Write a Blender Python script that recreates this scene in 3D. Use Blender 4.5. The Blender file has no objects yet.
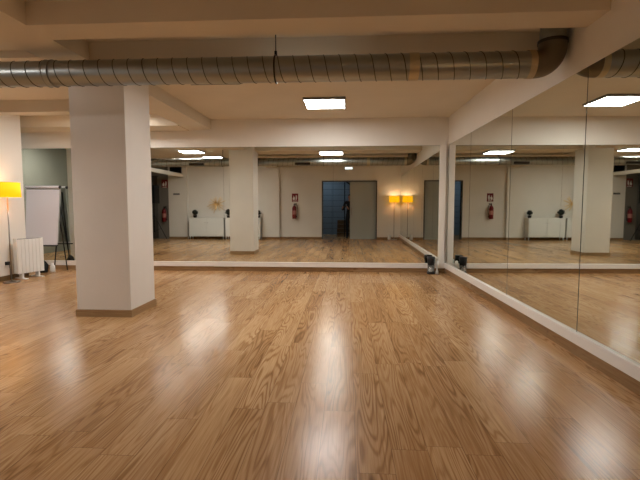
import bpy, bmesh, math, random
from mathutils import Vector, Matrix
random.seed(7)
C = bpy.context.scene.collection
PI = math.pi

# ------------------------------------------------------------------ helpers
def bx(bm, x0, x1, y0, y1, z0, z1, mat=None):
    vs = [Vector((x, y, z)) for x in (x0, x1) for y in (y0, y1) for z in (z0, z1)]
    if mat is not None: vs = [mat @ v for v in vs]
    v = [bm.verts.new(p) for p in vs]
    for f in ((0,1,3,2),(4,6,7,5),(0,4,5,1),(2,3,7,6),(0,2,6,4),(1,5,7,3)):
        bm.faces.new([v[i] for i in f])

def cyl(bm, p0, p1, r0, r1=None, n=24, caps=True):
    p0 = Vector(p0); p1 = Vector(p1); r1 = r0 if r1 is None else r1
    d = (p1-p0).normalized()
    a = Vector((0,0,1)) if abs(d.z) < .9 else Vector((1,0,0))
    u = d.cross(a).normalized(); w = d.cross(u)
    A = []; B = []
    for i in range(n):
        t = 2*PI*i/n; c = u*math.cos(t)+w*math.sin(t)
        A.append(bm.verts.new(p0+c*r0)); B.append(bm.verts.new(p1+c*r1))
    for i in range(n):
        j = (i+1) % n
        bm.faces.new((A[i], A[j], B[j], B[i])).smooth = True
    if caps:
        bm.faces.new(A[::-1]); bm.faces.new(B)

def tube(bm, pts, r, n=10, caps=True):
    pts = [Vector(p) for p in pts]
    rs = r if isinstance(r, (list, tuple)) else [r]*len(pts)
    rings = []; u = None
    for i, p in enumerate(pts):
        d = (pts[min(i+1, len(pts)-1)]-pts[max(i-1, 0)]).normalized()
        if u is None:
            a = Vector((0,0,1)) if abs(d.z) < .9 else Vector((1,0,0))
            u = d.cross(a).normalized()
        else:
            u = (u-d*u.dot(d)).normalized()
        w = d.cross(u)
        rings.append([bm.verts.new(p+(u*math.cos(2*PI*k/n)+w*math.sin(2*PI*k/n))*rs[i]) for k in range(n)])
    for a, b in zip(rings, rings[1:]):
        for k in range(n):
            j = (k+1) % n
            bm.faces.new((a[k], a[j], b[j], b[k])).smooth = True
    if caps:
        bm.faces.new(rings[0][::-1]); bm.faces.new(rings[-1])

def lathe(bm, prof, c, n=32):
    c = Vector(c); rings = []
    for r, z in prof:
        if r < 1e-5: rings.append([bm.verts.new(c+Vector((0,0,z)))])
        else: rings.append([bm.verts.new(c+Vector((r*math.cos(2*PI*k/n), r*math.sin(2*PI*k/n), z))) for k in range(n)])
    for a, b in zip(rings, rings[1:]):
        for k in range(n):
            j = (k+1) % n
            if len(a) == 1 and len(b) == 1: continue
            if len(a) == 1: f = (a[0], b[j], b[k])
            elif len(b) == 1: f = (a[k], a[j], b[0])
            else: f = (a[k], a[j], b[j], b[k])
            bm.faces.new(f).smooth = True

def prism(bm, pts, y0, y1, mat=None):
    """polygon in x,z extruded along y"""
    A = [Vector((x, y0, z)) for x, z in pts]; B = [Vector((x, y1, z)) for x, z in pts]
    if mat is not None: A = [mat @ v for v in A]; B = [mat @ v for v in B]
    A = [bm.verts.new(v) for v in A]; B = [bm.verts.new(v) for v in B]
    bm.faces.new(A); bm.faces.new(B[::-1]); n = len(A)
    for i in range(n):
        j = (i+1) % n
        bm.faces.new((A[j], A[i], B[i], B[j]))

def obj(name, bm, m, parent=None, loc=None, bevel=0, label=None):
    bmesh.ops.recalc_face_normals(bm, faces=bm.faces)
    me = bpy.data.meshes.new(name); bm.to_mesh(me); bm.free()
    o = bpy.data.objects.new(name, me); C.objects.link(o)
    me.materials.append(m)
    if parent: o.parent = parent
    if loc: o.location = loc
    if bevel:
        b = o.modifiers.new('bevel', 'BEVEL'); b.width = bevel; b.segments = 2; b.limit_method = 'ANGLE'
    if label: o['label'] = label
    return o

def thing(name, label, cat, loc=(0,0,0), rz=0, group=None):
    o = bpy.data.objects.new(name, None); C.objects.link(o)
    o.location = loc; o.rotation_euler = (0,0,rz); o.empty_display_size = .1
    o['label'] = label; o['category'] = cat
    if group: o['group'] = group
    return o
def tag(o, label, cat, group=None):
    o['label'] = label; o['category'] = cat
    if group: o['group'] = group
    return o
def struct(name, bm, m, label=None, parent=None, bevel=0):
    o = obj(name, bm, m, parent, bevel=bevel)
    if not parent: o['kind'] = 'structure'
    if label: o['label'] = label
    return o
def box_struct(name, b, m, label=None, parent=None, mat=None, bevel=0):
    bm = bmesh.new(); bx(bm, *b, mat=mat); return struct(name, bm, m, label, parent, bevel)
def copy_tree(o, parent=None):
    c = o.copy(); C.objects.link(c); c.parent = parent
    for ch in list(o.children): copy_tree(ch, c)
    return c

# ------------------------------------------------------------------ materials
def lin(c): return tuple((x/12.92 if x <= .04045 else ((x+.055)/1.055)**2.4) for x in c)
def rgb(r, g, b): return lin((r/255, g/255, b/255))+(1,)
def mat(name, col, rough=.5, metal=0, spec=.5, emit=None, estr=0, bump=0, bscale=40, var=0, trans=0, ior=1.45):
    m = bpy.data.materials.new(name); m.use_nodes = True
    nt = m.node_tree; b = nt.nodes['Principled BSDF']
    b.inputs['Base Color'].default_value = col; b.inputs['Roughness'].default_value = rough
    b.inputs['Metallic'].default_value = metal; b.inputs['Specular IOR Level'].default_value = spec
    b.inputs['Transmission Weight'].default_value = trans; b.inputs['IOR'].default_value = ior
    if emit: b.inputs['Emission Color'].default_value = emit; b.inputs['Emission Strength'].default_value = estr
    if bump or var:
        tc = nt.nodes.new('ShaderNodeTexCoord'); no = nt.nodes.new('ShaderNodeTexNoise')
        no.inputs['Scale'].default_value = bscale; no.inputs['Detail'].default_value = 5
        nt.links.new(tc.outputs['Object'], no.inputs['Vector'])
        if bump:
            bp = nt.nodes.new('ShaderNodeBump'); bp.inputs['Strength'].default_value = bump; bp.inputs['Distance'].default_value = .01
            nt.links.new(no.outputs['Fac'], bp.inputs['Height']); nt.links.new(bp.outputs['Normal'], b.inputs['Normal'])
        if var:
            n2 = nt.nodes.new('ShaderNodeTexNoise'); n2.inputs['Scale'].default_value = 1.7; n2.inputs['Detail'].default_value = 6
            nt.links.new(tc.outputs['Object'], n2.inputs['Vector'])
            mr = nt.nodes.new('ShaderNodeMapRange'); mr.inputs['From Min'].default_value = .3; mr.inputs['From Max'].default_value = .7
            mr.inputs['To Min'].default_value = 1-var; mr.inputs['To Max'].default_value = 1+var*.3
            nt.links.new(n2.outputs['Fac'], mr.inputs['Value'])
            vm = nt.nodes.new('ShaderNodeVectorMath'); vm.operation = 'SCALE'
            vm.inputs[0].default_value = col[:3]; nt.links.new(mr.outputs[0], vm.inputs['Scale'])
            nt.links.new(vm.outputs[0], b.inputs['Base Color'])
    return m

PAINT = mat('white_wall_paint', rgb(226,222,214), .7, spec=.25, bump=.08, bscale=60, var=.04)
CEILP = mat('ceiling_paint', rgb(212,202,184), .8, spec=.2, bump=.06, bscale=50, var=.04)
PILP = mat('pillar_paint', rgb(222,218,211), .65, spec=.25, bump=.12, bscale=35, var=.05)
GREYG = mat('grey_green_paint', rgb(150,150,138), .7, spec=.25, bump=.06, var=.04)
DARKW = mat('shade_darkened_wall_paint', rgb(120,116,110), .8, spec=.2, bump=.05)  # shadow of the side area is put into this darker wall colour
TRIMW = mat('white_lacquered_wood', rgb(232,228,222), .35, bump=.02)
MIRROR = mat('mirror_silver', rgb(232,236,230), .012, metal=1)
MEDGE = mat('mirror_edge_dark', rgb(30,34,31), .5)
GALV = mat('galvanised_steel', rgb(158,162,160), .34, metal=1, bump=.12, bscale=30, var=.15)
SEAM = mat('dark_steel_seam', rgb(70,68,60), .5, metal=.8)
TAPE = mat('foil_tape', rgb(190,176,148), .45, metal=.7, bump=.4, bscale=60)
BLACK = mat('black_plastic', rgb(16,16,17), .45)
BLKM = mat('black_metal', rgb(24,24,25), .4, metal=.5)
CLOTHB = mat('black_grille_cloth', rgb(12,12,13), .9, bump=.5, bscale=300)
WHITEM = mat('white_enamel', rgb(228,230,228), .35)
GREYM = mat('grey_metal', rgb(120,120,120), .4, metal=.8)
CHROME = mat('brushed_chrome', rgb(150,146,140), .28, metal=1)
PAPER = mat('flipchart_paper', rgb(208,204,208), .7)
RED = mat('red_lacquer', rgb(112,12,22), .3)
SIGNR = mat('sign_red', rgb(118,14,24), .5)
SIGNW = mat('sign_white', rgb(232,228,222), .5)
DOORG = mat('grey_door_laminate', rgb(168,172,166), .45, bump=.02)
FRAMEG = mat('grey_door_frame', rgb(84,82,78), .4)
CORR = mat('blue_grey_wall_tiles', rgb(120,134,148), .5)
LEDM = mat('led_diffuser', (1,1,1,1), .5, emit=(1,.955,.92,1), estr=15)
EML = mat('emergency_light_lens', (1,1,1,1), .4, emit=(.8,.92,1,1), estr=1)
SHADE = mat('yellow_lamp_shade', rgb(240,170,20), .8, emit=rgb(255,180,14), estr=.5)
LEAF = mat('dark_foliage', rgb(24,32,22), .6)
POT = mat('black_glazed_pot', rgb(22,22,24), .3)
GOLD = mat('natural_wood_sticks', rgb(238,204,146), .5)
LACQ = mat('white_cabinet_lacquer', rgb(226,228,224), .3)
SKIN = mat('skin', rgb(178,126,98), .55)
SHIRT = mat('dark_cloth', rgb(24,26,32), .9, bump=.3, bscale=120)
TROU = mat('dark_trouser_cloth', rgb(20,22,30), .9, bump=.3, bscale=120)
HAIR = mat('dark_hair', rgb(26,19,15), .7, bump=.5, bscale=150)
CURT = mat('grey_curtain_cloth', rgb(96,92,86), .9, bump=.2, bscale=200)
GLASS = mat('clear_plastic', rgb(225,228,225), .1, trans=.85)
BAGM = mat('dark_bag_fabric', rgb(22,22,24), .85, bump=.4, bscale=80)

def oak(name, axis='y', plank=.192, length=1.29, rough=.2, dark=1., gap=True):
    m = bpy.data.materials.new(name); m.use_nodes = True
    nt = m.node_tree; N = nt.nodes; L = nt.links; b = N['Principled BSDF']
    def math_(op, a=None, c=None, clamp=False):
        n = N.new('ShaderNodeMath'); n.operation = op; n.use_clamp = clamp
        for i, v in enumerate((a, c)):
            if v is None: continue
            if isinstance(v, (int, float)): n.inputs[i].default_value = v
            else: L.new(v, n.inputs[i])
        return n.outputs[0]
    g = N.new('ShaderNodeNewGeometry'); s = N.new('ShaderNodeSeparateXYZ'); L.new(g.outputs['Position'], s.inputs[0])
    if axis == 'y': u, v = s.outputs['Y'], s.outputs['X']
    elif axis == 'xz': u, v = math_('ADD', s.outputs['X'], s.outputs['Y']), s.outputs['Z']
    u = math_('ADD', u, 50.); v = math_('ADD', v, 50.06)
    rv = math_('DIVIDE', v, plank); row = math_('FLOOR', rv)
    w1 = N.new('ShaderNodeTexWhiteNoise'); w1.noise_dimensions = '1D'; L.new(row, w1.inputs['W'])
    ru = math_('ADD', math_('DIVIDE', u, length), math_('MULTIPLY', w1.outputs['Value'], 7.3)); col = math_('FLOOR', ru)
    cb = N.new('ShaderNodeCombineXYZ'); L.new(row, cb.inputs[0]); L.new(col, cb.inputs[1])
    w2 = N.new('ShaderNodeTexWhiteNoise'); w2.noise_dimensions = '2D'; L.new(cb.outputs[0], w2.inputs['Vector'])
    pid = w2.outputs['Value']
    # stretched grain coordinates, shifted per plank
    gc = N.new('ShaderNodeCombineXYZ')
    L.new(math_('ADD', math_('MULTIPLY', v, 7.5), math_('MULTIPLY', pid, 37.)), gc.inputs[0])
    L.new(math_('ADD', math_('MULTIPLY', u, .62), math_('MULTIPLY', pid, 91.)), gc.inputs[1])
    n1 = N.new('ShaderNodeTexNoise'); n1.inputs['Scale'].default_value = 1.0; n1.inputs['Detail'].default_value = 1.6; n1.inputs['Roughness'].default_value = .35
    L.new(gc.outputs[0], n1.inputs['Vector'])
    rings = math_('SINE', math_('MULTIPLY', n1.outputs['Fac'], 105.))
    rings = math_('MULTIPLY', math_('ADD', rings, 1.), .5)
    rings = math_('POWER', rings, 2.6)
    fc = N.new('ShaderNodeCombineXYZ')
    L.new(math_('ADD', math_('MULTIPLY', v, 110.), math_('MULTIPLY', pid, 300.)), fc.inputs[0]); L.new(math_('MULTIPLY', u, 3.2), fc.inputs[1])
    n2 = N.new('ShaderNodeTexNoise'); n2.inputs['Scale'].default_value = 1.; n2.inputs['Detail'].default_value = 3
    L.new(fc.outputs[0], n2.inputs['Vector'])
    n3 = N.new('ShaderNodeTexNoise'); n3.inputs['Scale'].default_value = .8; n3.inputs['Detail'].default_value = 3
    L.new(gc.outputs[0], n3.inputs['Vector'])
    n4 = N.new('ShaderNodeTexNoise'); n4.inputs['Scale'].default_value = .55; n4.inputs['Detail'].default_value = 1
    mo = N.new('ShaderNodeVectorMath'); mo.operation = 'ADD'; mo.inputs[1].default_value = (13.7, 5.1, 0); L.new(gc.outputs[0], mo.inputs[0]); L.new(mo.outputs[0], n4.inputs['Vector'])
    msk = N.new('ShaderNodeMapRange'); msk.inputs['From Min'].default_value = .38; msk.inputs['From Max'].default_value = .62
    msk.inputs['To Min'].default_value = .15; msk.inputs['To Max'].default_value = 1.; L.new(n4.outputs['Fac'], msk.inputs['Value'])
    rings = math_('MULTIPLY', rings, msk.outputs[0])
    cr = N.new('ShaderNodeValToRGB'); e = cr.color_ramp.elements
    e[0].position = 0; e[0].color = rgb(104*dark, 72*dark, 40*dark); e[1].position = 1; e[1].color = rgb(222*dark, 188*dark, 142*dark)
    k = cr.color_ramp.elements.new(.5); k.color = rgb(170*dark, 129*dark, 86*dark)
    f = math_('ADD', math_('MULTIPLY', pid, .18), math_('MULTIPLY', n2.outputs['Fac'], .60))
    f = math_('ADD', f, math_('MULTIPLY', n3.outputs['Fac'], .42))
    f = math_('ADD', f, .03)
    f = math_('SUBTRACT', f, math_('MULTIPLY', rings, .36), clamp=True)
    L.new(f, cr.inputs[0])
    out = cr.outputs[0]
    if gap:
        fv = math_('FRACT', rv); fu = math_('FRACT', ru)
        ev = math_('LESS_THAN', math_('MINIMUM', fv, math_('SUBTRACT', 1., fv)), .0035/plank*.5)
        eu = math_('LESS_THAN', math_('MINIMUM', fu, math_('SUBTRACT', 1., fu)), .0035/length*.5)
        ee = math_('MAXIMUM', ev, eu)
        mx = N.new('ShaderNodeMix'); mx.data_type = 'RGBA'; L.new(math_('MULTIPLY', ee, .55), mx.inputs[0])
        L.new(out, mx.inputs[6]); mx.inputs[7].default_value = rgb(84,54,32); out = mx.outputs[2]
    L.new(out, b.inputs['Base Color'])
    rr = math_('ADD', math_('MULTIPLY', n2.outputs['Fac'], .06), rough-.03)
    L.new(rr, b.inputs['Roughness']); b.inputs['Specular IOR Level'].default_value = .22
    bp = N.new('ShaderNodeBump'); bp.inputs['Strength'].default_value = .12; bp.inputs['Distance'].default_value = .002
    L.new(n2.outputs['Fac'], bp.inputs['Height']); L.new(bp.outputs['Normal'], b.inputs['Normal'])
    return m
FLOOR = oak('oak_laminate_floor', rough=.22)
BASEW = oak('oak_baseboard', axis='xz', plank=.5, length=2.4, rough=.3, dark=.8, gap=False)
STEPW = oak('stair_tread_wood', axis='xz', plank=.5, length=2.4, rough=.4, dark=.6, gap=False)

# ------------------------------------------------------------------ room dimensions (metres)
YM = 8.71        # far mirror plane
ZC = 3.01        # ceiling
ZB = 2.82        # underside of beams
ZM = 2.475       # top of mirrors
ZS0, ZS1 = .092, .185
XL = -6.00       # left wall face
RT = Matrix.Translation((2.09,0,0)) @ Matrix.Rotation(math.radians(1.066), 4, 'Z')   # right wall frame: x=0 is the mirror face

box_struct('floor', (-8.6, 2.7, -4.0, 9.2, -.12, 0), FLOOR, 'oak laminate floor')
box_struct('ceiling', (-8.6, 2.7, -4.0, 9.2, ZC, ZC+.15), CEILP, 'cream painted ceiling')
box_struct('wall_far', (-8.6, 2.7, YM+.012, YM+.2, 0, ZC), PAINT)
box_struct('wall_right', (.014, .25, -.1, YM+.14, 0, ZC), PAINT, mat=RT)
bm = bmesh.new()
YB = -.12
bx(bm, -2.69, -.955, YB-.16, YB, 0, ZC); bx(bm, -.955, 1.14, YB-.16, YB, 2.28, ZC); bx(bm, 1.14, 2.3, YB-.16, YB, 0, ZC)
struct('wall_back', bm, PAINT)
box_struct('wall_back_pier', (-3.38, -2.69, YB-.5, 0.0, 0, ZC), PAINT, 'white pier between the sideboards and the fire extinguisher')
box_struct('wall_back_recess', (-6.42, -3.38, -.60, YB, 0, ZC), PAINT, 'white wall behind the sideboards')
box_struct('wall_back_outer_pier', (-7.17, -6.42, -.6, .04, 0, ZC), PAINT, 'white pier with a small grey plate')
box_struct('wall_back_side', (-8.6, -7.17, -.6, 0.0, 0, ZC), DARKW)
box_struct('wall_outer_left', (-8.6, -8.35, 0.0, YM, 0, ZC), GREYG)
box_struct('wall_left', (XL-.24, XL, 4.48, 7.87, 0, ZC), PAINT)
bm = bmesh.new(); bx(bm, -8.35, XL-.24, 4.48, 4.60, 0, ZC); struct('wall_added_light_block', bm, GREYG)  # unseen wall, added to keep light out of the speaker area
# beams
box_struct('beam_far_left', (-8.35, -3.15, 8.13, YM+.012, 2.80, ZC), CEILP, 'painted soffit over the left end of the mirrors')
box_struct('beam_lengthwise', (-3.15, -2.70, .04, YM+.012, ZB, ZC), CEILP, 'painted ceiling beam running lengthwise over the pillar')
bm = bmesh.new(); bx(bm, -2.70, 2.3, 3.67, 4.00, ZB, ZC); struct('beam_near', bm, CEILP)
bm = bmesh.new(); bx(bm, XL, -3.15, 4.77, 5.20, 2.93, ZC); bx(bm, -2.70, 2.3, 4.58, 5.32, ZB, ZC); struct('beam_middle', bm, CEILP)
box_struct('beam_left_bay', (XL, -3.15, 6.94, 7.16, ZB, ZC), CEILP)
box_struct('beam_header', (-6.66, -6.54, .04, 4.48, 2.475, 2.60), PAINT, 'header over the side opening')
# pillar
pil = box_struct('pillar', (-3.185, -2.53, 4.955, 5.60, 0, ZC), PILP, 'square white pillar with oak skirting', bevel=.006)
bm = bmesh.new()
for b in ((-3.198,-2.517,4.942,4.955),(-3.198,-2.517,5.60,5.613),(-3.198,-3.185,4.955,5.60),(-2.53,-2.517,4.955,5.60)): bx(bm, *b, 0, .085)
struct('skirting', bm, BASEW, parent=pil)
# mirrored walls: oak baseboard, white ledge, corner post
box_struct('baseboard_far', (-8.35, 1.92, YM-.016, YM+.012, 0, ZS0), BASEW)
box_struct('baseboard_right', (-.016, .014, -.08, YM-.03, 0, ZS0+.012), BASEW, mat=RT)
box_struct('trim_1', (-8.35, 1.90, YM-.03, YM+.012, ZS0, ZS1), TRIMW, 'white ledge under the far mirrors', bevel=.003)
box_struct('trim_2', (-.03, .014, -.08, YM-.03, ZS0+.012, ZS1+.014), TRIMW, 'white ledge under the side mirrors', mat=RT, bevel=.003)
box_struct('trim_3', (1.785, 1.90, YM-.035, YM+.012, ZS1, ZM), TRIMW, 'white upright post in the mirror corner', bevel=.004)
# other baseboards
bm = bmesh.new()
for b in ((-2.69,-1.0,YB,YB+.014),(1.19,2.08,YB,YB+.014),(-3.38,-2.69,0,.014),(-7.17,-6.42,.04,.054),(-2.69,-2.676,YB,.0),(-6.42,-3.38,YB,YB+.014)): bx(bm, *b, 0, .085)
struct('baseboard_back', bm, BASEW)
bm = bmesh.new(); bx(bm, XL, XL+.014, 4.48, 7.884, 0, .085); bx(bm, XL-.24, XL, 7.87, 7.884, 0, .085)
struct('baseboard_left', bm, mat('dark_oak_baseboard', rgb(104,82,50), .4))

# ------------------------------------------------------------------ mirrors
def mirror(x0, x1, frame, label, group, axis):
    t = thing('wall_mirror', label, 'mirror', (0,0,0), 0, group)
    if axis == 'x': a = (x0+.0008, x1-.0008, YM, YM+.006); c = (x0, x1, YM+.006, YM+.0115); z = ZS1
    else: a = (0, .006, x0+.006, x1-.006); c = (.006, .0135, x0, x1); z = ZS1+.014
    bm = bmesh.new(); bx(bm, *a, z, ZM-.004, mat=frame); g = obj('mirror_glass', bm, MIRROR, t)
    bm = bmesh.new(); bx(bm, *c, z, ZM, mat=frame); obj('backing', bm, MEDGE, t)
FX = [1.785, -.27, -2.46, -4.66, -6.60, -8.34]
FL = ['mirror panel on the far wall ending at the white corner post',
      'mirror panel on the far wall second from the corner post, reflecting the starburst and pillar',
      'mirror panel on the far wall directly behind the pillar',
      'mirror panel on the far wall behind the flip chart, left of the pillar',
      'mirror panel at the outer left end of the far wall beyond the left wall']
for i in range(5): mirror(FX[i+1], FX[i], Matrix.Identity(4), FL[i], 'mirror panels on the far wall', 'x')
RY = [YM-.045, 7.20, 5.54, 3.92, 2.28, .64, -.05]
RL = ['side-wall mirror panel in the far corner beside the white post',
      'side-wall mirror panel second from the corner, reflecting the fire extinguisher',
      'side-wall mirror panel third from the corner, reflecting the pillar',
      'side-wall mirror panel fourth from the corner, cut by the right edge of the photo',
      'side-wall mirror panel fifth from the corner, nearer than the duct',
      'narrow side-wall mirror strip beside the doorway wall']
for i in range(6): mirror(RY[i+1], RY[i], RT, RL[i], 'mirror panels on the side wall', 'y')

# ------------------------------------------------------------------ ventilation duct
DY, DZ, DR = 4.32, 2.617, .121
duct = thing('ventilation_duct', 'long round galvanised spiral duct hung below the ceiling, elbow at the mirrored wall', 'duct', (0, DY, DZ))
xe = 1.72
bm = bmesh.new(); cyl(bm, (XL-.0+.02,0,0), (xe,0,0), DR, n=48, caps=False); obj('pipe', bm, GALV, duct)
bm = bmesh.new(); pts = []
n = int((xe-XL)/.146*28)
for i in range(n):
    t = 2*PI*i/28; x = XL+.03+.146*i/28
    if x > xe-.02: break
    pts.append((x, math.cos(t)*(DR+.0015), math.sin(t)*(DR+.0015)))
tube(bm, pts, .0038, n=6); obj('spiral_seam', bm, SEAM, duct)
bm = bmesh.new(); R = .152; pts = []
for i in range(13):
    a = PI/2*i/12; pts.append((xe+.02+R*math.sin(a), 0, R*(1-math.cos(a))))
pts = [(xe,0,0)]+pts+[(xe+.02+R,0,R+.05)]
tube(bm, pts, DR+.002, n=40, caps=False); obj('elbow', bm, mat('dull_elbow_steel', rgb(118,108,90), .5, metal=.8), duct, label='dull grey elbow turning up into the ceiling')
bm = bmesh.new(); cyl(bm, (xe+.02+R,0,R+.04), (xe+.02+R,0,ZC-DZ), DR*.93, n=40, caps=False); obj('riser', bm, GALV, duct)
bm = bmesh.new(); cyl(bm, (xe+.02+R,0,R+.03), (xe+.02+R,0,R+.06), DR+.008, n=40, caps=False); obj('coupling', bm, SEAM, duct)
for x, w, m_ in ((1.69,.03,TAPE),(.617,.045,TAPE)):
    bm = bmesh.new(); cyl(bm, (x-w,0,0), (x+w,0,0), DR+.0055, n=40, caps=False); obj('tape_band', bm, m_, duct, label='pale foil tape band')
for x in (-2.94, -5.2):
    bm = bmesh.new(); cyl(bm, (x-.03,0,0), (x+.03,0,0), DR+.006, n=40, caps=False)
    for s in (-1,1): tube(bm, [(x+s*.03, math.cos(a)*(DR+.006), math.sin(a)*(DR+.006)) for a in [2*PI*k/32 for k in range(33)]], .006, n=6)
    obj('coupling', bm, GALV, duct)
for x in (-.69, -3.72):
    bm = bmesh.new()
    tube(bm, [(x, math.cos(a)*(DR+.006), math.sin(a)*(DR+.006)) for a in [2*PI*k/32 for k in range(33)]], .008, n=6)
    bx(bm, x-.012, x+.012, -.012, .012, DR, DR+.05)
    cyl(bm, (x,0,DR), (x,0,ZC-DZ), .005, n=8); obj('hanger', bm, BLKM, duct)
for x in (-1.31, -4.48):
    bm = bmesh.new(); a = math.radians(-28)
    M = Matrix.Translation((x,0,0)) @ Matrix.Rotation(a, 4, 'X')
    bx(bm, -.25, .25, DR-.03, DR+.012, -.055, .055, mat=M)
    g = obj('air_grille', bm, GALV, duct)
    bm = bmesh.new(); bx(bm, -.225, .225, DR+.012, DR+.014, -.038, .038, mat=M)
    for k in range(14): bx(bm, -.22+k*.033, -.207+k*.033, DR+.012, DR+.022, -.038, .038, mat=M)
    obj('louvre', bm, BLKM, g)

# ------------------------------------------------------------------ ceiling lights
def panel():
    t = thing('ceiling_light', '', 'ceiling light')
    bm = bmesh.new(); h = .04; s = .335
    bx(bm, -s,-s+.018,-s,s,-h,0); bx(bm, s-.018,s,-s,s,-h,0); bx(bm,-s+.018,s-.018,-s,-s+.018,-h,0); bx(bm,-s+.018,s-.018,s-.018,s,-h,0)
    obj('frame', bm, GREYM, t)
    bm = bmesh.new(); bx(bm, -s+.018, s-.018, -s+.018, s-.018, -h+.003, -.004); obj('diffuser', bm, LEDM, t)
    return t
P = panel()
PL = [((-.365,7.36), 'square LED ceiling panel in the middle, between the duct and the far mirrors'),
      ((-.45,4.94,ZB), 'square LED panel under the beam behind the duct, seen mirrored above the doorway'),
      ((-4.80,3.93), 'square LED ceiling panel in the left bay beside the duct, seen mirrored'),
      ((-4.60,2.28), 'square LED ceiling panel in the left bay nearest the white sideboards'),
      ((-4.25,7.68), 'square LED ceiling panel behind the pillar top, lighting the soffit'),
      ((-7.30,6.40), 'unseen LED panel added beyond the end of the left wall to light the grey side area')]  # last panel is an unseen extra, added to light the grey-green wall
for i, (p, l) in enumerate(PL):
    x, y = p[:2]; z = p[2] if len(p) > 2 else ZC
    o = P if i == 0 else copy_tree(P)
    o.location = (x, y, z); o['label'] = l; o['group'] = 'LED ceiling panels'

# ------------------------------------------------------------------ floor lamps
def lamp(x, y, label):
    t = thing('floor_lamp', label, 'lamp', (x,y,0), 0, 'yellow floor lamps')
    bm = bmesh.new(); lathe(bm, [(0,0),(.125,0),(.125,.012),(.115,.02),(.02,.026),(0,.026)], (0,0,0)); obj('base', bm, CHROME, t)
    bm = bmesh.new(); cyl(bm, (0,0,.02), (0,0,1.50), .011, n=16); obj('pole', bm, CHROME, t)
    bm = bmesh.new(); ro, ri = .2, .197
    lathe(bm, [(ri,1.46),(ro,1.46),(ro-.008,1.705),(ri-.008,1.705),(ri,1.46)], (0,0,0), n=48)
    s = obj('lamp_shade', bm, SHADE, t)
    bm = bmesh.new()
    for k in range(3):
        a = 2*PI*k/3; tube(bm, [(0,0,1.50),(.196*math.cos(a),.196*math.sin(a),1.50)], .0025, n=6)
    obj('shade_ring', bm, CHROME, s)
    bm = bmesh.new(); lathe(bm, [(.012,1.50),(.014,1.54),(.03,1.575),(.024,1.605),(0,1.615)], (0,0,0), n=20)
    obj('bulb', bm, mat('warm_bulb', (1,1,1,1), .5, emit=(1,.62,.3,1), estr=4), t)
    return t
lamp(-5.745, 7.15, 'lit floor lamp with a yellow drum shade by the white radiator')
lamp(1.83, .14, 'lit floor lamp with a yellow drum shade beside the door, seen in the far mirror')
for x, y in ((-5.745,7.15),(1.83,.14)):
    l = bpy.data.lights.new('lamp_bulb_light', 'POINT'); l.energy = 2.2; l.color = (1,.80,.56); l.shadow_soft_size = .04
    o = bpy.data.objects.new('lamp_bulb_light', l); o.location = (x,y,1.66); C.objects.link(o)
bm = bmesh.new(); lathe(bm, [(0,0),(.06,0),(.065,.01),(.062,.16),(.045,.19),(0,.195)], (1.665,.0,0), n=24)
tag(obj('canister', bm, WHITEM), 'small white canister on the floor beside the lamp seen in the far mirror', 'canister')

# ------------------------------------------------------------------ radiator
rad = thing('electric_radiator', 'white oil-filled electric radiator on small feet by the left wall', 'radiator', (-5.80, 7.66, 0), math.atan2(.42,.14))
W = .235; D = .055
bm = bmesh.new()
for k in range(7):
    x0 = -W+k*(2*W/7)+.0015; x1 = -W+(k+1)*(2*W/7)-.0015
    bx(bm, x0, x1, -D, D, .10, .715)
bx(bm, -W+.01, W-.01, -D+.012, D-.012, .12, .70)
obj('body', bm, WHITEM, rad, bevel=.006)
bm = bmesh.new(); bx(bm, -W+.02, W-.02, -D+.018, D-.018, .70, .722); obj('top_grille', bm, GREYM, rad)
bm = bmesh.new(); bx(bm, -W-.012, -W+.002, -D+.005, D-.005, .10, .73); obj('side_panel', bm, WHITEM, rad, bevel=.004)
bm = bmesh.new(); bx(bm, W-.002, W+.012, -D+.005, D-.005, .10, .73); s = obj('side_panel', bm, WHITEM, rad, bevel=.004)
bm = bmesh.new(); cyl(bm, (W+.010,0,.64), (W+.03,0,.64), .022, n=20); obj('knob', bm, WHITEM, s)
for x in (-.15, .15):
    bm = bmesh.new(); prism(bm, [(-.028,0),(.028,0),(.016,.03),(.016,.11),(-.016,.11),(-.016,.03)], -.045, .045, mat=Matrix.Translation((x,0,0)))
    bx(bm, x-.03, x+.03, -.14, .14, 0, .016); obj('foot', bm, WHITEM, rad, bevel=.004)
# power cord
bm = bmesh.new(); tube(bm, [(-5.945,7.36,.30),(-5.935,7.36,.2),(-5.935,7.36,.08),(-5.94,7.37,.008),(-5.955,7.42,.008)], .005, n=8)
bx(bm, -5.999, -5.945, 7.33, 7.39, .27, .33)
tag(obj('power_cord', bm, BLACK), 'black power cord and plug on the left wall behind the radiator', 'cord')

# ------------------------------------------------------------------ flip chart
fc = thing('flip_chart', 'flip chart easel with blank white paper in front of the mirror, beyond the radiator', 'flip chart', (-6.15, 8.50, 0), 0)
tl = Matrix.Rotation(math.radians(-6), 4, 'X')
def tp(x, y, z):  # lean back
    return (x, y+(z-.5)*.10, z)
bm = bmesh.new()
A = [tp(-.36,0,.56), tp(.33,0,.56), tp(.36,0,1.68), tp(-.36,0,1.68)]
fr = [bm.verts.new(a) for a in A]; bk = [bm.verts.new((a[0],a[1]+.022,a[2])) for a in A]
bm.faces.new(fr); bm.faces.new(bk[::-1])
for i in range(4): bm.faces.new((fr[i], bk[i], bk[(i+1)%4], fr[(i+1)%4]))
obj('board', bm, mat('pale_board_back', rgb(150,152,146), .5), fc)
bm = bmesh.new()
A = [tp(-.345,-.012,.53), tp(.325,-.012,.53), tp(.345,-.012,1.64), tp(-.345,-.012,1.64)]
fr = [bm.verts.new(a) for a in A]; bk = [bm.verts.new((a[0],a[1]+.01,a[2])) for a in A]
bm.faces.new(fr); bm.faces.new(bk[::-1])
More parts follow.
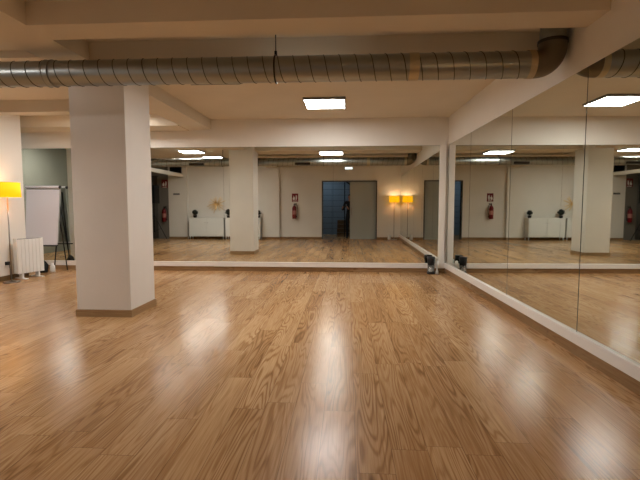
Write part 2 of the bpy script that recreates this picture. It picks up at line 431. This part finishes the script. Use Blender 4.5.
for i in range(4): bm.faces.new((fr[i], bk[i], bk[(i+1)%4], fr[(i+1)%4]))
obj('paper_pad', bm, PAPER, fc, label='blank white sheet')
bm = bmesh.new(); cyl(bm, tp(-.36,-.015,1.69), tp(.35,-.015,1.69), .028, n=20); obj('paper_clamp', bm, PAPER, fc)
bm = bmesh.new(); cyl(bm, tp(.35,-.015,1.69), tp(.375,-.015,1.69), .03, n=20); obj('clamp_end', bm, BLACK, fc)
bm = bmesh.new(); bx(bm, -.36, .34, -.06, .0, .505, .525); obj('pen_tray', bm, BLKM, fc)
for x0, x1 in ((-.30,-.34),(.28,.27)):
    bm = bmesh.new(); tube(bm, [tp(x0,.03,1.6), tp(x0,.03,.5), (x1,-.05,.0)], .012, n=10); obj('leg', bm, BLKM, fc)
bm = bmesh.new(); tube(bm, [(.20,.155,1.60),(.32,.16,.80),(.42,.14,.0)], .011, n=10); obj('leg', bm, BLKM, fc)
# small things on the floor behind the radiator
bm = bmesh.new(); lathe(bm, [(0,0),(.07,0),(.09,.05),(.085,.14),(.05,.21),(.02,.25),(0,.25)], (-5.985,8.28,0), n=20)
for v in bm.verts: v.co.x += .012*math.sin(v.co.z*30+v.co.y*20)
tag(obj('cloth_bag', bm, BAGM), 'small dark bag on the floor between the radiator and the flip chart', 'bag')
bm = bmesh.new(); lathe(bm, [(0,0),(.045,0),(.05,.02),(.045,.13),(.02,.15),(.02,.18),(0,.18)], (-5.83,8.33,0), n=20)
tag(obj('bottle', bm, WHITEM), 'small white bottle on the floor between the radiator and the flip chart leg', 'bottle')

# ------------------------------------------------------------------ container in the mirror corner
ct = thing('floor_lantern', 'small dark-topped container with a clear middle on the floor in the mirror corner', 'container', (1.625, 8.56, 0))
bm = bmesh.new(); lathe(bm, [(0,0),(.07,0),(.075,.012),(.07,.05),(0,.05)], (0,0,0)); obj('base', bm, BLACK, ct)
bm = bmesh.new(); lathe(bm, [(.062,.05),(.068,.17),(.064,.17),(.058,.05),(.062,.05)], (0,0,0)); obj('glass_cylinder', bm, GLASS, ct)
bm = bmesh.new(); lathe(bm, [(0,.05),(.03,.05),(.03,.13),(0,.135)], (0,0,0)); obj('candle', bm, WHITEM, ct)
bm = bmesh.new(); lathe(bm, [(0,.165),(.060,.165),(.066,.18),(.078,.325),(.070,.335),(0,.335)], (0,0,0)); obj('lid', bm, BLACK, ct)
bm = bmesh.new(); lathe(bm, [(0,0),(.03,0),(.03,.05),(.018,.07),(.016,.15),(.03,.17),(.032,.24),(.012,.26),(0,.26)], (1.745,8.57,0), n=20)
tag(obj('white_bottle', bm, WHITEM), 'slim white bottle on the floor beside the dark-topped container', 'bottle')

# ------------------------------------------------------------------ sideboards
def sideboard():
    t = thing('sideboard', '', 'sideboard')
    W, D = .695, .37
    bm = bmesh.new(); bx(bm, -W, W, -D, -.02, .12, .83); obj('body', bm, LACQ, t, bevel=.003)
    bm = bmesh.new(); bx(bm, -W-.008, W+.008, -D, .0, .83, .855); obj('top', bm, LACQ, t, bevel=.003)
    for s in (0, 1):
        bm = bmesh.new(); x0 = -W+s*W; bx(bm, x0+.004, x0+W-.004, -.02, 0, .125, .825); d = obj('door', bm, LACQ, t, bevel=.003)
        bm = bmesh.new(); xk = -.05 if s == 0 else .05; cyl(bm, (xk,0,.66), (xk,.02,.66), .012, n=14); obj('knob', bm, CHROME, d)
    for x in (-W+.03, W-.03):
        for y in (-.04, -D+.04):
            bm = bmesh.new(); cyl(bm, (x,y,.12), (x,y,0), .02, .014, n=14); obj('leg', bm, WHITEM, t)
    return t
S = sideboard(); S.location = (-5.555, .32, 0)
S['label'] = 'white two-door sideboard under the wooden starburst, seen in the far mirror'; S['group'] = 'white sideboards in the alcove'
S2 = copy_tree(S); S2.location = (-4.10, .32, 0); S2['label'] = 'white two-door sideboard partly behind the reflected pillar, nearer the fire extinguisher'
def plant(x, y, r, label, seed):
    rnd = random.Random(seed)
    t = thing('potted_plant', label, 'plant', (x,y,.855), 0, 'dark potted plants on the sideboards')
    bm = bmesh.new(); lathe(bm, [(0,0),(.055,0),(.075,.09),(.078,.10),(.068,.10),(0,.095)], (0,0,0)); obj('pot', bm, POT, t)
    bm = bmesh.new()
    for k in range(260):
        a = rnd.uniform(0,2*PI); e = rnd.uniform(-.25,1.5); rr = r*rnd.uniform(.55,1.)
        d = Vector((math.cos(a)*math.cos(e), math.sin(a)*math.cos(e), math.sin(e)))
        c = Vector((0,0,.10+r*.75))+d*rr
        s = d.cross(Vector((rnd.uniform(-1,1),rnd.uniform(-1,1),rnd.uniform(-1,1)))).normalized(); q = d.cross(s)
        l = .045; w = .018
        vs = [bm.verts.new(c-s*l*.5), bm.verts.new(c+q*w), bm.verts.new(c+s*l+d*.01), bm.verts.new(c-q*w)]
        bm.faces.new(vs)
    bmesh.ops.create_icosphere(bm, subdivisions=2, radius=r*.7, matrix=Matrix.Translation((0,0,.10+r*.72)))
    obj('foliage', bm, LEAF, t)
plant(-6.06, .15, .12, 'dark round potted plant at the outer end of the sideboard under the starburst', 1)
plant(-4.70, .15, .135, 'dark round potted plant beside the reflected pillar, where the two sideboards meet', 2)
plant(-3.50, .15, .11, 'dark round potted plant at the end of the sideboard nearest the fire extinguisher', 3)
# starburst on alcove wall
bm = bmesh.new(); rnd = random.Random(5)
for k in range(20):
    a = 2*PI*k/20+rnd.uniform(-.08,.08); e = rnd.choice((.08,.3,.6,.95)); L_ = rnd.uniform(.30,.40) if e < .5 else .30
    d = Vector((math.cos(a)*math.cos(e), math.sin(e), math.sin(a)*math.cos(e)))
    tube(bm, [Vector((0,.03,0)), Vector((0,.03,0))+d*L_*.5, Vector((0,.03,0))+d*L_], [.010,.016,.010], n=6)
bmesh.ops.create_icosphere(bm, subdivisions=2, radius=.045, matrix=Matrix.Translation((0,.03,0)))
star = obj('hanging_starburst', bm, GOLD); star.location = (-5.24,YB+.022,1.40)
tag(star, 'pale wooden starburst ornament on the wall above the sideboard', 'wall ornament')
# plaque + vent on the white pier
bm = bmesh.new(); bx(bm, -6.97, -6.71, .039, .053, 1.76, 1.83); tag(obj('wall_sign_plate', bm, GREYM), 'small grey plate on the white pier beside the sideboards', 'plate')
vg = thing('vent_grille', 'dark rectangular ventilation grille high on the white pier', 'vent', (-6.85,.041,2.74))
bm = bmesh.new(); bx(bm,-.24,.24,0,.02,-.13,.13); obj('frame', bm, GREYM, vg)
bm = bmesh.new()
for k in range(8): bx(bm,-.22,.22,.02,.03,-.115+k*.031,-.095+k*.031)
bx(bm,-.225,.225,.02,.022,-.12,.12); obj('louvre', bm, BLKM, vg)

# ------------------------------------------------------------------ fire extinguishers and signs
def extinguisher(x, y, z, label):
    t = thing('mounted_fire_extinguisher', label, 'fire extinguisher', (x,y,z), 0, 'fire extinguishers'); r = .082
    bm = bmesh.new(); lathe(bm, [(0,0),(r-.01,0),(r,.02),(r,.42),(r*.85,.47),(r*.5,.51),(.024,.53),(.024,.55),(0,.55)], (0,r+.02,0)); obj('cylinder', bm, RED, t)
    bm = bmesh.new(); lathe(bm, [(r+.0015,.17),(r+.0015,.33)], (0,r+.02,0)); obj('label_band', bm, mat('printed_band', rgb(176,120,110), .5), t)
    bm = bmesh.new(); cyl(bm, (0,r+.02,.55), (0,r+.02,.59), .022, n=16); bx(bm,-.02,.10,r+.01,r+.03,.585,.60); bx(bm,-.02,.11,r+.01,r+.03,.61,.622); obj('valve', bm, BLACK, t)
    bm = bmesh.new(); tube(bm, [(.02,r+.02,.57),(.07,r+.02,.575),(.115,r+.02,.52),(.13,r+.02,.40),(.12,r+.02,.25),(.105,r+.02,.14)], .011, n=10)
    cyl(bm, (.105,r+.02,.15), (.10,r+.02,.06), .013, .02, n=14); obj('hose', bm, BLACK, t)
    bm = bmesh.new(); bx(bm,-.03,.03,0,.022,.36,.44); obj('bracket', bm, BLACK, t)
def sign(x, y, z, label):
    t = thing('fire_sign', label, 'sign', (x,y,z), 0, 'red fire extinguisher signs')
    w, h = .125, .165
    bm = bmesh.new(); bx(bm,-w,w,0,.004,-h,h); obj('plate', bm, SIGNR, t)
    # extinguisher pictogram: body, neck, handle, hose   (x flipped: the wall faces +y)
    bm = bmesh.new()
    cyl_pts = [(-.020,-.09),(.022,-.09),(.022,.045),(.012,.065),(-.010,.065),(-.020,.045)]
    q = [( -(px)+.045, pz) for px, pz in cyl_pts]; prism(bm, q, .004, .0055)
    prism(bm, [(.055,.068),(.035,.068),(.035,.085),(.015,.098),(.015,.108),(.055,.092)], .004, .0055)
    prism(bm, [(.075,.08),(.058,.09),(.058,.075),(.068,.068),(.070,-.03),(.080,-.03),(.080,.07)], .004, .0055)
    obj('pictogram', bm, SIGNW, t)
    # flame pictogram
    bm = bmesh.new()
    prism(bm, [(-.025,-.09),(-.075,-.09),(-.092,-.055),(-.088,-.01),(-.072,.02),(-.070,-.005),(-.058,.045),(-.062,.10),(-.035,.055),(-.028,.01),(-.018,.03),(-.008,-.02),(-.010,-.06)], .004, .0055)
    obj('pictogram', bm, SIGNW, t)
    bm = bmesh.new(); bx(bm,-.09,.09,.004,.0055,-.142,-.122); obj('caption_bar', bm, SIGNW, t)
extinguisher(-2.09, YB, .81, 'red fire extinguisher hung on the white wall near the doorway, seen in the far mirror')
sign(-2.07, YB, 1.65, 'red fire extinguisher sign on the white wall near the doorway')
extinguisher(-7.34, 0, .69, 'red fire extinguisher in the dark side area beside the speaker')
sign(-7.33, 0, 2.21, 'red fire sign in the dark side area beside the speaker')

# ------------------------------------------------------------------ speaker on tripod, curtain
st = thing('speaker_stand', 'black tripod speaker stand in the dark side area', 'stand', (-7.50,.68,0))
bm = bmesh.new(); cyl(bm, (0,0,.30), (0,0,1.42), .019, n=16); obj('pole', bm, BLKM, st)
bm = bmesh.new(); cyl(bm, (0,0,.88), (0,0,.97), .032, n=16); obj('collar', bm, BLACK, st)
bm = bmesh.new(); cyl(bm, (0,0,.30), (0,0,.36), .03, n=16); obj('collar', bm, BLACK, st)
for k in range(3):
    a = math.radians(8+120*k); d = Vector((math.cos(a), math.sin(a), 0))
    bm = bmesh.new(); tube(bm, [Vector((0,0,.92))+d*.03, d*.54+Vector((0,0,.012))], .012, n=10)
    tube(bm, [Vector((0,0,.33))+d*.03, d*.29+Vector((0,0,.46))], .008, n=8); obj('leg', bm, BLKM, st)
sp = thing('loudspeaker', 'black loudspeaker on the tripod stand in the dark side area', 'speaker', (-7.50,.68,1.42), math.radians(15))
bm = bmesh.new(); prism(bm, [(-.16,0),(.16,0),(.16,.66),(.12,.70),(-.12,.70),(-.16,.66)], -.15, .14); obj('cabinet', bm, BLACK, sp, bevel=.012)
bm = bmesh.new(); bx(bm,-.145,.145,.14,.152,.03,.67); obj('grille', bm, CLOTHB, sp)
bm = bmesh.new()
n = 60; A = []; B = []
for i in range(n+1):
    x = -8.33+i*(.70/n); y = .03+.02*math.sin(i*1.15)
    A.append(bm.verts.new((x,y,.02))); B.append(bm.verts.new((x,y,2.50)))
for i in range(n): bm.faces.new((A[i],A[i+1],B[i+1],B[i])).smooth = True
cu = obj('curtain', bm, CURT); so = cu.modifiers.new('solid','SOLIDIFY'); so.thickness = .004
tag(cu, 'grey pleated curtain behind the loudspeaker', 'curtain')
bm = bmesh.new(); cyl(bm, (-8.34,.03,2.51), (-7.60,.03,2.51), .012, n=12); bx(bm,-7.62,-7.60,0.001,.04,2.50,2.52)
tag(obj('curtain_rail', bm, BLKM), 'dark rail holding the grey curtain', 'rail')

# ------------------------------------------------------------------ doorway and corridor behind it
dr = bpy.data.objects.new('door_1', None); C.objects.link(dr); dr['kind'] = 'structure'; dr['label'] = 'wide doorway with a grey sliding leaf half closed'
bm = bmesh.new(); bx(bm,-1.0,-.955,YB-.16,YB+.012,0,2.32); bx(bm,1.14,1.185,YB-.16,YB+.012,0,2.32); bx(bm,-.955,1.14,YB-.16,YB+.012,2.28,2.32)
obj('door_frame', bm, FRAMEG, dr)
bm = bmesh.new(); bx(bm, .117, 1.14, YB-.10, YB-.06, .004, 2.28); lf = obj('door_leaf', bm, DOORG, dr)
bm = bmesh.new(); bx(bm, .16, .18, YB-.06, YB-.045, .95, 1.25); obj('handle', bm, CHROME, lf)
bm = bmesh.new(); bx(bm, -1.9, 2.3, -3.3, -3.15, 0, ZC); bx(bm,-2.05,-1.9,-3.3,-.26,0,ZC); bx(bm,2.3,2.45,-3.3,-.26,0,ZC)
struct('wall_corridor', bm, CORR)
# grooves on the corridor wall
bm = bmesh.new()
for k in range(1,12): bx(bm,-1.9,2.3,-3.151,-3.147,k*.26,k*.26+.012)
for k in range(5):
    bx(bm,-1.5+k*.8,-1.488+k*.8,-3.151,-3.147,0,ZC)
struct('trim_4', bm, mat('dark_grout', rgb(58,66,76), .7))
stt = thing('staircase', 'dark wooden stairs in the corridor beyond the doorway', 'stairs', (0,0,0))
for k in range(4):
    bm = bmesh.new(); bx(bm, -.43, 1.6, -3.1, -1.6-k*.27, .172*k, .172*(k+1)-.004); obj('step', bm, STEPW, stt)
hr = thing('stair_handrail', 'black metal handrail rising beside the corridor stairs', 'handrail', (0,0,0))
bm = bmesh.new(); bx(bm,-.12,-.08,-1.56,-1.52,0,2.42); obj('post', bm, BLKM, hr)
bm = bmesh.new(); tube(bm, [(-.42,-1.54,2.62),(-.1,-1.54,2.40),(.5,-1.54,2.0),(1.2,-1.54,1.55)], .028, n=10); bx(bm, 1.17,1.22,-1.56,-1.52,0,1.56); obj('rail', bm, BLKM, hr)
l = bpy.data.lights.new('corridor_light', 'AREA'); l.energy = 6; l.color = (.72,.86,1); l.size = .8
o = bpy.data.objects.new('corridor_light', l); o.location = (-1.1,-2.0,3.0); C.objects.link(o)
el = thing('emergency_wall_lamp', 'small white emergency light above the doorway', 'emergency light', (.06,YB,2.80))
bm = bmesh.new(); bx(bm,-.17,.17,0,.05,-.055,.055); obj('housing', bm, WHITEM, el, bevel=.006)
bm = bmesh.new(); bx(bm,-.14,.14,.05,.058,-.035,.035); obj('lens', bm, EML, el)

# ------------------------------------------------------------------ person taking the photo (in the doorway)
def skin(name, verts, edges, m, parent, sub=2):
    me = bpy.data.meshes.new(name); me.from_pydata([v[:3] for v in verts], edges, []); me.materials.append(m)
    o = bpy.data.objects.new(name, me); C.objects.link(o); o.parent = parent
    s = o.modifiers.new('skin','SKIN'); s.use_smooth_shade = True
    for i, v in enumerate(verts):
        r = v[3]; me.skin_vertices[0].data[i].radius = (r if not isinstance(r, tuple) else r[0], r if not isinstance(r, tuple) else r[1])
    me.skin_vertices[0].data[0].use_root = True
    b = o.modifiers.new('sub','SUBSURF'); b.levels = sub; b.render_levels = sub
    return o
PX, PY = .12, -.50
pe = thing('person', 'person in dark clothes standing in the doorway holding up a phone', 'person', (PX,PY,0))
V = [(0,0,.98,(.15,.10)), (0,0,1.15,(.135,.09)), (0,.01,1.32,(.155,.10)), (0,0,1.45,(.14,.085)), (0,0,1.50,.06), (0,.01,1.53,.052),
     (.19,0,1.47,.062), (.20,.0,1.18,.048), (-.01,.24,1.16,.036),(-.06,.33,1.19,.030),
     (-.19,0,1.47,.062), (-.26,.06,1.20,.048), (-.29,.28,1.17,.038), (-.31,.37,1.20,.031),
     (.10,0,.90,.095), (.11,.02,.50,.065), (.11,-.01,.10,.045), (.12,.12,.035,.038),
     (-.10,0,.90,.095), (-.11,.02,.50,.065), (-.11,-.01,.10,.045), (-.12,.12,.035,.038)]
E_ = [(0,1),(1,2),(2,3),(3,4),(4,5),(3,6),(6,7),(7,8),(8,9),(3,10),(10,11),(11,12),(12,13),(0,14),(14,15),(15,16),(16,17),(0,18),(18,19),(19,20),(20,21)]
body = skin('body', V, E_, SHIRT, pe)
# head with face
bm = bmesh.new()
bmesh.ops.create_uvsphere(bm, u_segments=32, v_segments=24, radius=1)
for v in bm.verts:
    x, y, z = v.co; k = 1-.28*max(0,-z)**1.5
    v.co = Vector((x*.074*k, y*.095*(1-.12*max(0,-z)), z*.118))
    if y > 0:
        v.co.y += .022*math.exp(-((x/.16)**2+((z+.12)/.2)**2))
        v.co.y -= .008*(math.exp(-(((x-.42)/.18)**2+((z-.06)/.12)**2))+math.exp(-(((x+.42)/.18)**2+((z-.06)/.12)**2)))
        v.co.y += .006*math.exp(-((x/.3)**2+((z+.48)/.07)**2))
for f in bm.faces: f.smooth = True
for s in (-1,1):
    bmesh.ops.create_uvsphere(bm, u_segments=10, v_segments=8, radius=.026, matrix=Matrix.Translation((s*.076,-.005,-.005)) @ Matrix.Diagonal((.35,.7,1.15,1)))
cyl(bm, (0,-.012,-.17), (0,-.008,-.06), .052, n=20)
hd = obj('head', bm, SKIN, pe, loc=(0,.02,1.675))
bm = bmesh.new(); bmesh.ops.create_uvsphere(bm, u_segments=28, v_segments=20, radius=1)
bmesh.ops.delete(bm, geom=[v for v in bm.verts if (v.co.z < .38 and v.co.y > .15) or v.co.z < -.45], context='VERTS')
for v in bm.verts: v.co = Vector((v.co.x*.080, v.co.y*.102-.004, v.co.z*.126+.003))
for f in bm.faces: f.smooth = True
obj('hair', bm, HAIR, hd)
for s in (-1,1):
    bm = bmesh.new(); bmesh.ops.create_uvsphere(bm, u_segments=12, v_segments=8, radius=.0115, matrix=Matrix.Translation((s*.030,.078,.006))); obj('eye', bm, BLACK, hd)
# hands: palm + five fingers closed on the phone; phone spans x -.13..+.02 world at z 1.3, camera hole near x=0
def hand(side, wx, wy, wz, hx):
    # wrist -> palm -> fingers behind/around the phone end at hx (local coords)
    px, py, pz = hx, .452, 1.265
    vs = [(wx,wy,wz,.027), ((wx+px)/2,(wy+py)/2,(wz+pz)/2-.003,(.033,.02)), (px,py,pz,(.034,.017))]; es = [(0,1),(1,2)]
    d = -side
    for k, (ln, zz) in enumerate(((.052,.030),(.058,.011),(.054,-.008),(.044,-.026))):
        i = len(vs)
        vs += [(px+d*.004,py+.012,pz+zz,.0095),(px+side*.006,py+.030,pz+zz+.008,.0085),(px+d*.012,py+.041,pz+zz+.010,.008),(px+d*(.012+ln*.35),py+.0405,pz+zz+.010,.0072)]
        es += [(2,i),(i,i+1),(i+1,i+2),(i+2,i+3)]
    i = len(vs)
    vs += [(px+d*.02,py-.005,pz+.012,.012),(px+d*.040,py+.004,pz+.035,.0105),(px+d*.050,py+.008,pz+.055,.009)]
    es += [(2,i),(i,i+1),(i+1,i+2)]
    return skin('hand', vs, es, SKIN, pe, 1)
hand(1, -.06, .335, 1.19, -.10)
hand(-1, -.31, .372, 1.20, -.292)
ph = thing('smartphone', 'black smartphone held up in both hands in the doorway', 'phone', (-.075, -.024, 1.30))
bm = bmesh.new(); bx(bm, -.078, .078, -.004, .004, -.037, .037); obj('case', bm, BLACK, ph, bevel=.0035)
bm = bmesh.new(); cyl(bm, (.062,.004,.0), (.062,.007,.0), .011, n=20); cyl(bm, (.038,.004,.0), (.038,.007,.0), .009, n=20); obj('camera_lens', bm, CHROME, ph)
bm = bmesh.new(); bx(bm, -.073, .073, -.0046, -.004, -.033, .033); obj('screen', bm, mat('phone_screen', rgb(20,22,26), .1), ph)

# ------------------------------------------------------------------ world, camera, view
w = bpy.data.worlds.new('world'); bpy.context.scene.world = w; w.use_nodes = True
w.node_tree.nodes['Background'].inputs[0].default_value = (.02,.022,.026,1); w.node_tree.nodes['Background'].inputs[1].default_value = 1
F = 440.; VX, VY = 347., 206.5
pitch = math.atan2(240-VY, F); yaw = math.atan2((VX-320)*math.cos(pitch), F)
cam = bpy.data.cameras.new('camera'); co = bpy.data.objects.new('camera', cam); C.objects.link(co)
cam.sensor_fit = 'HORIZONTAL'; cam.sensor_width = 36; cam.lens = 36*F/640; cam.clip_start = .01
co.location = (0,0,1.3); co.rotation_euler = (PI/2-pitch, 0, yaw)
sc = bpy.context.scene; sc.camera = co
sc.view_settings.view_transform = 'Standard'; sc.view_settings.look = 'None'; sc.view_settings.gamma = 1
sc.view_settings.use_curve_mapping = False; sc.view_settings.exposure = 1.22
cy = sc.cycles
cy.max_bounces = 14; cy.diffuse_bounces = 6; cy.glossy_bounces = 8; cy.transmission_bounces = 6
cy.sample_clamp_indirect = 6; cy.use_denoising = True
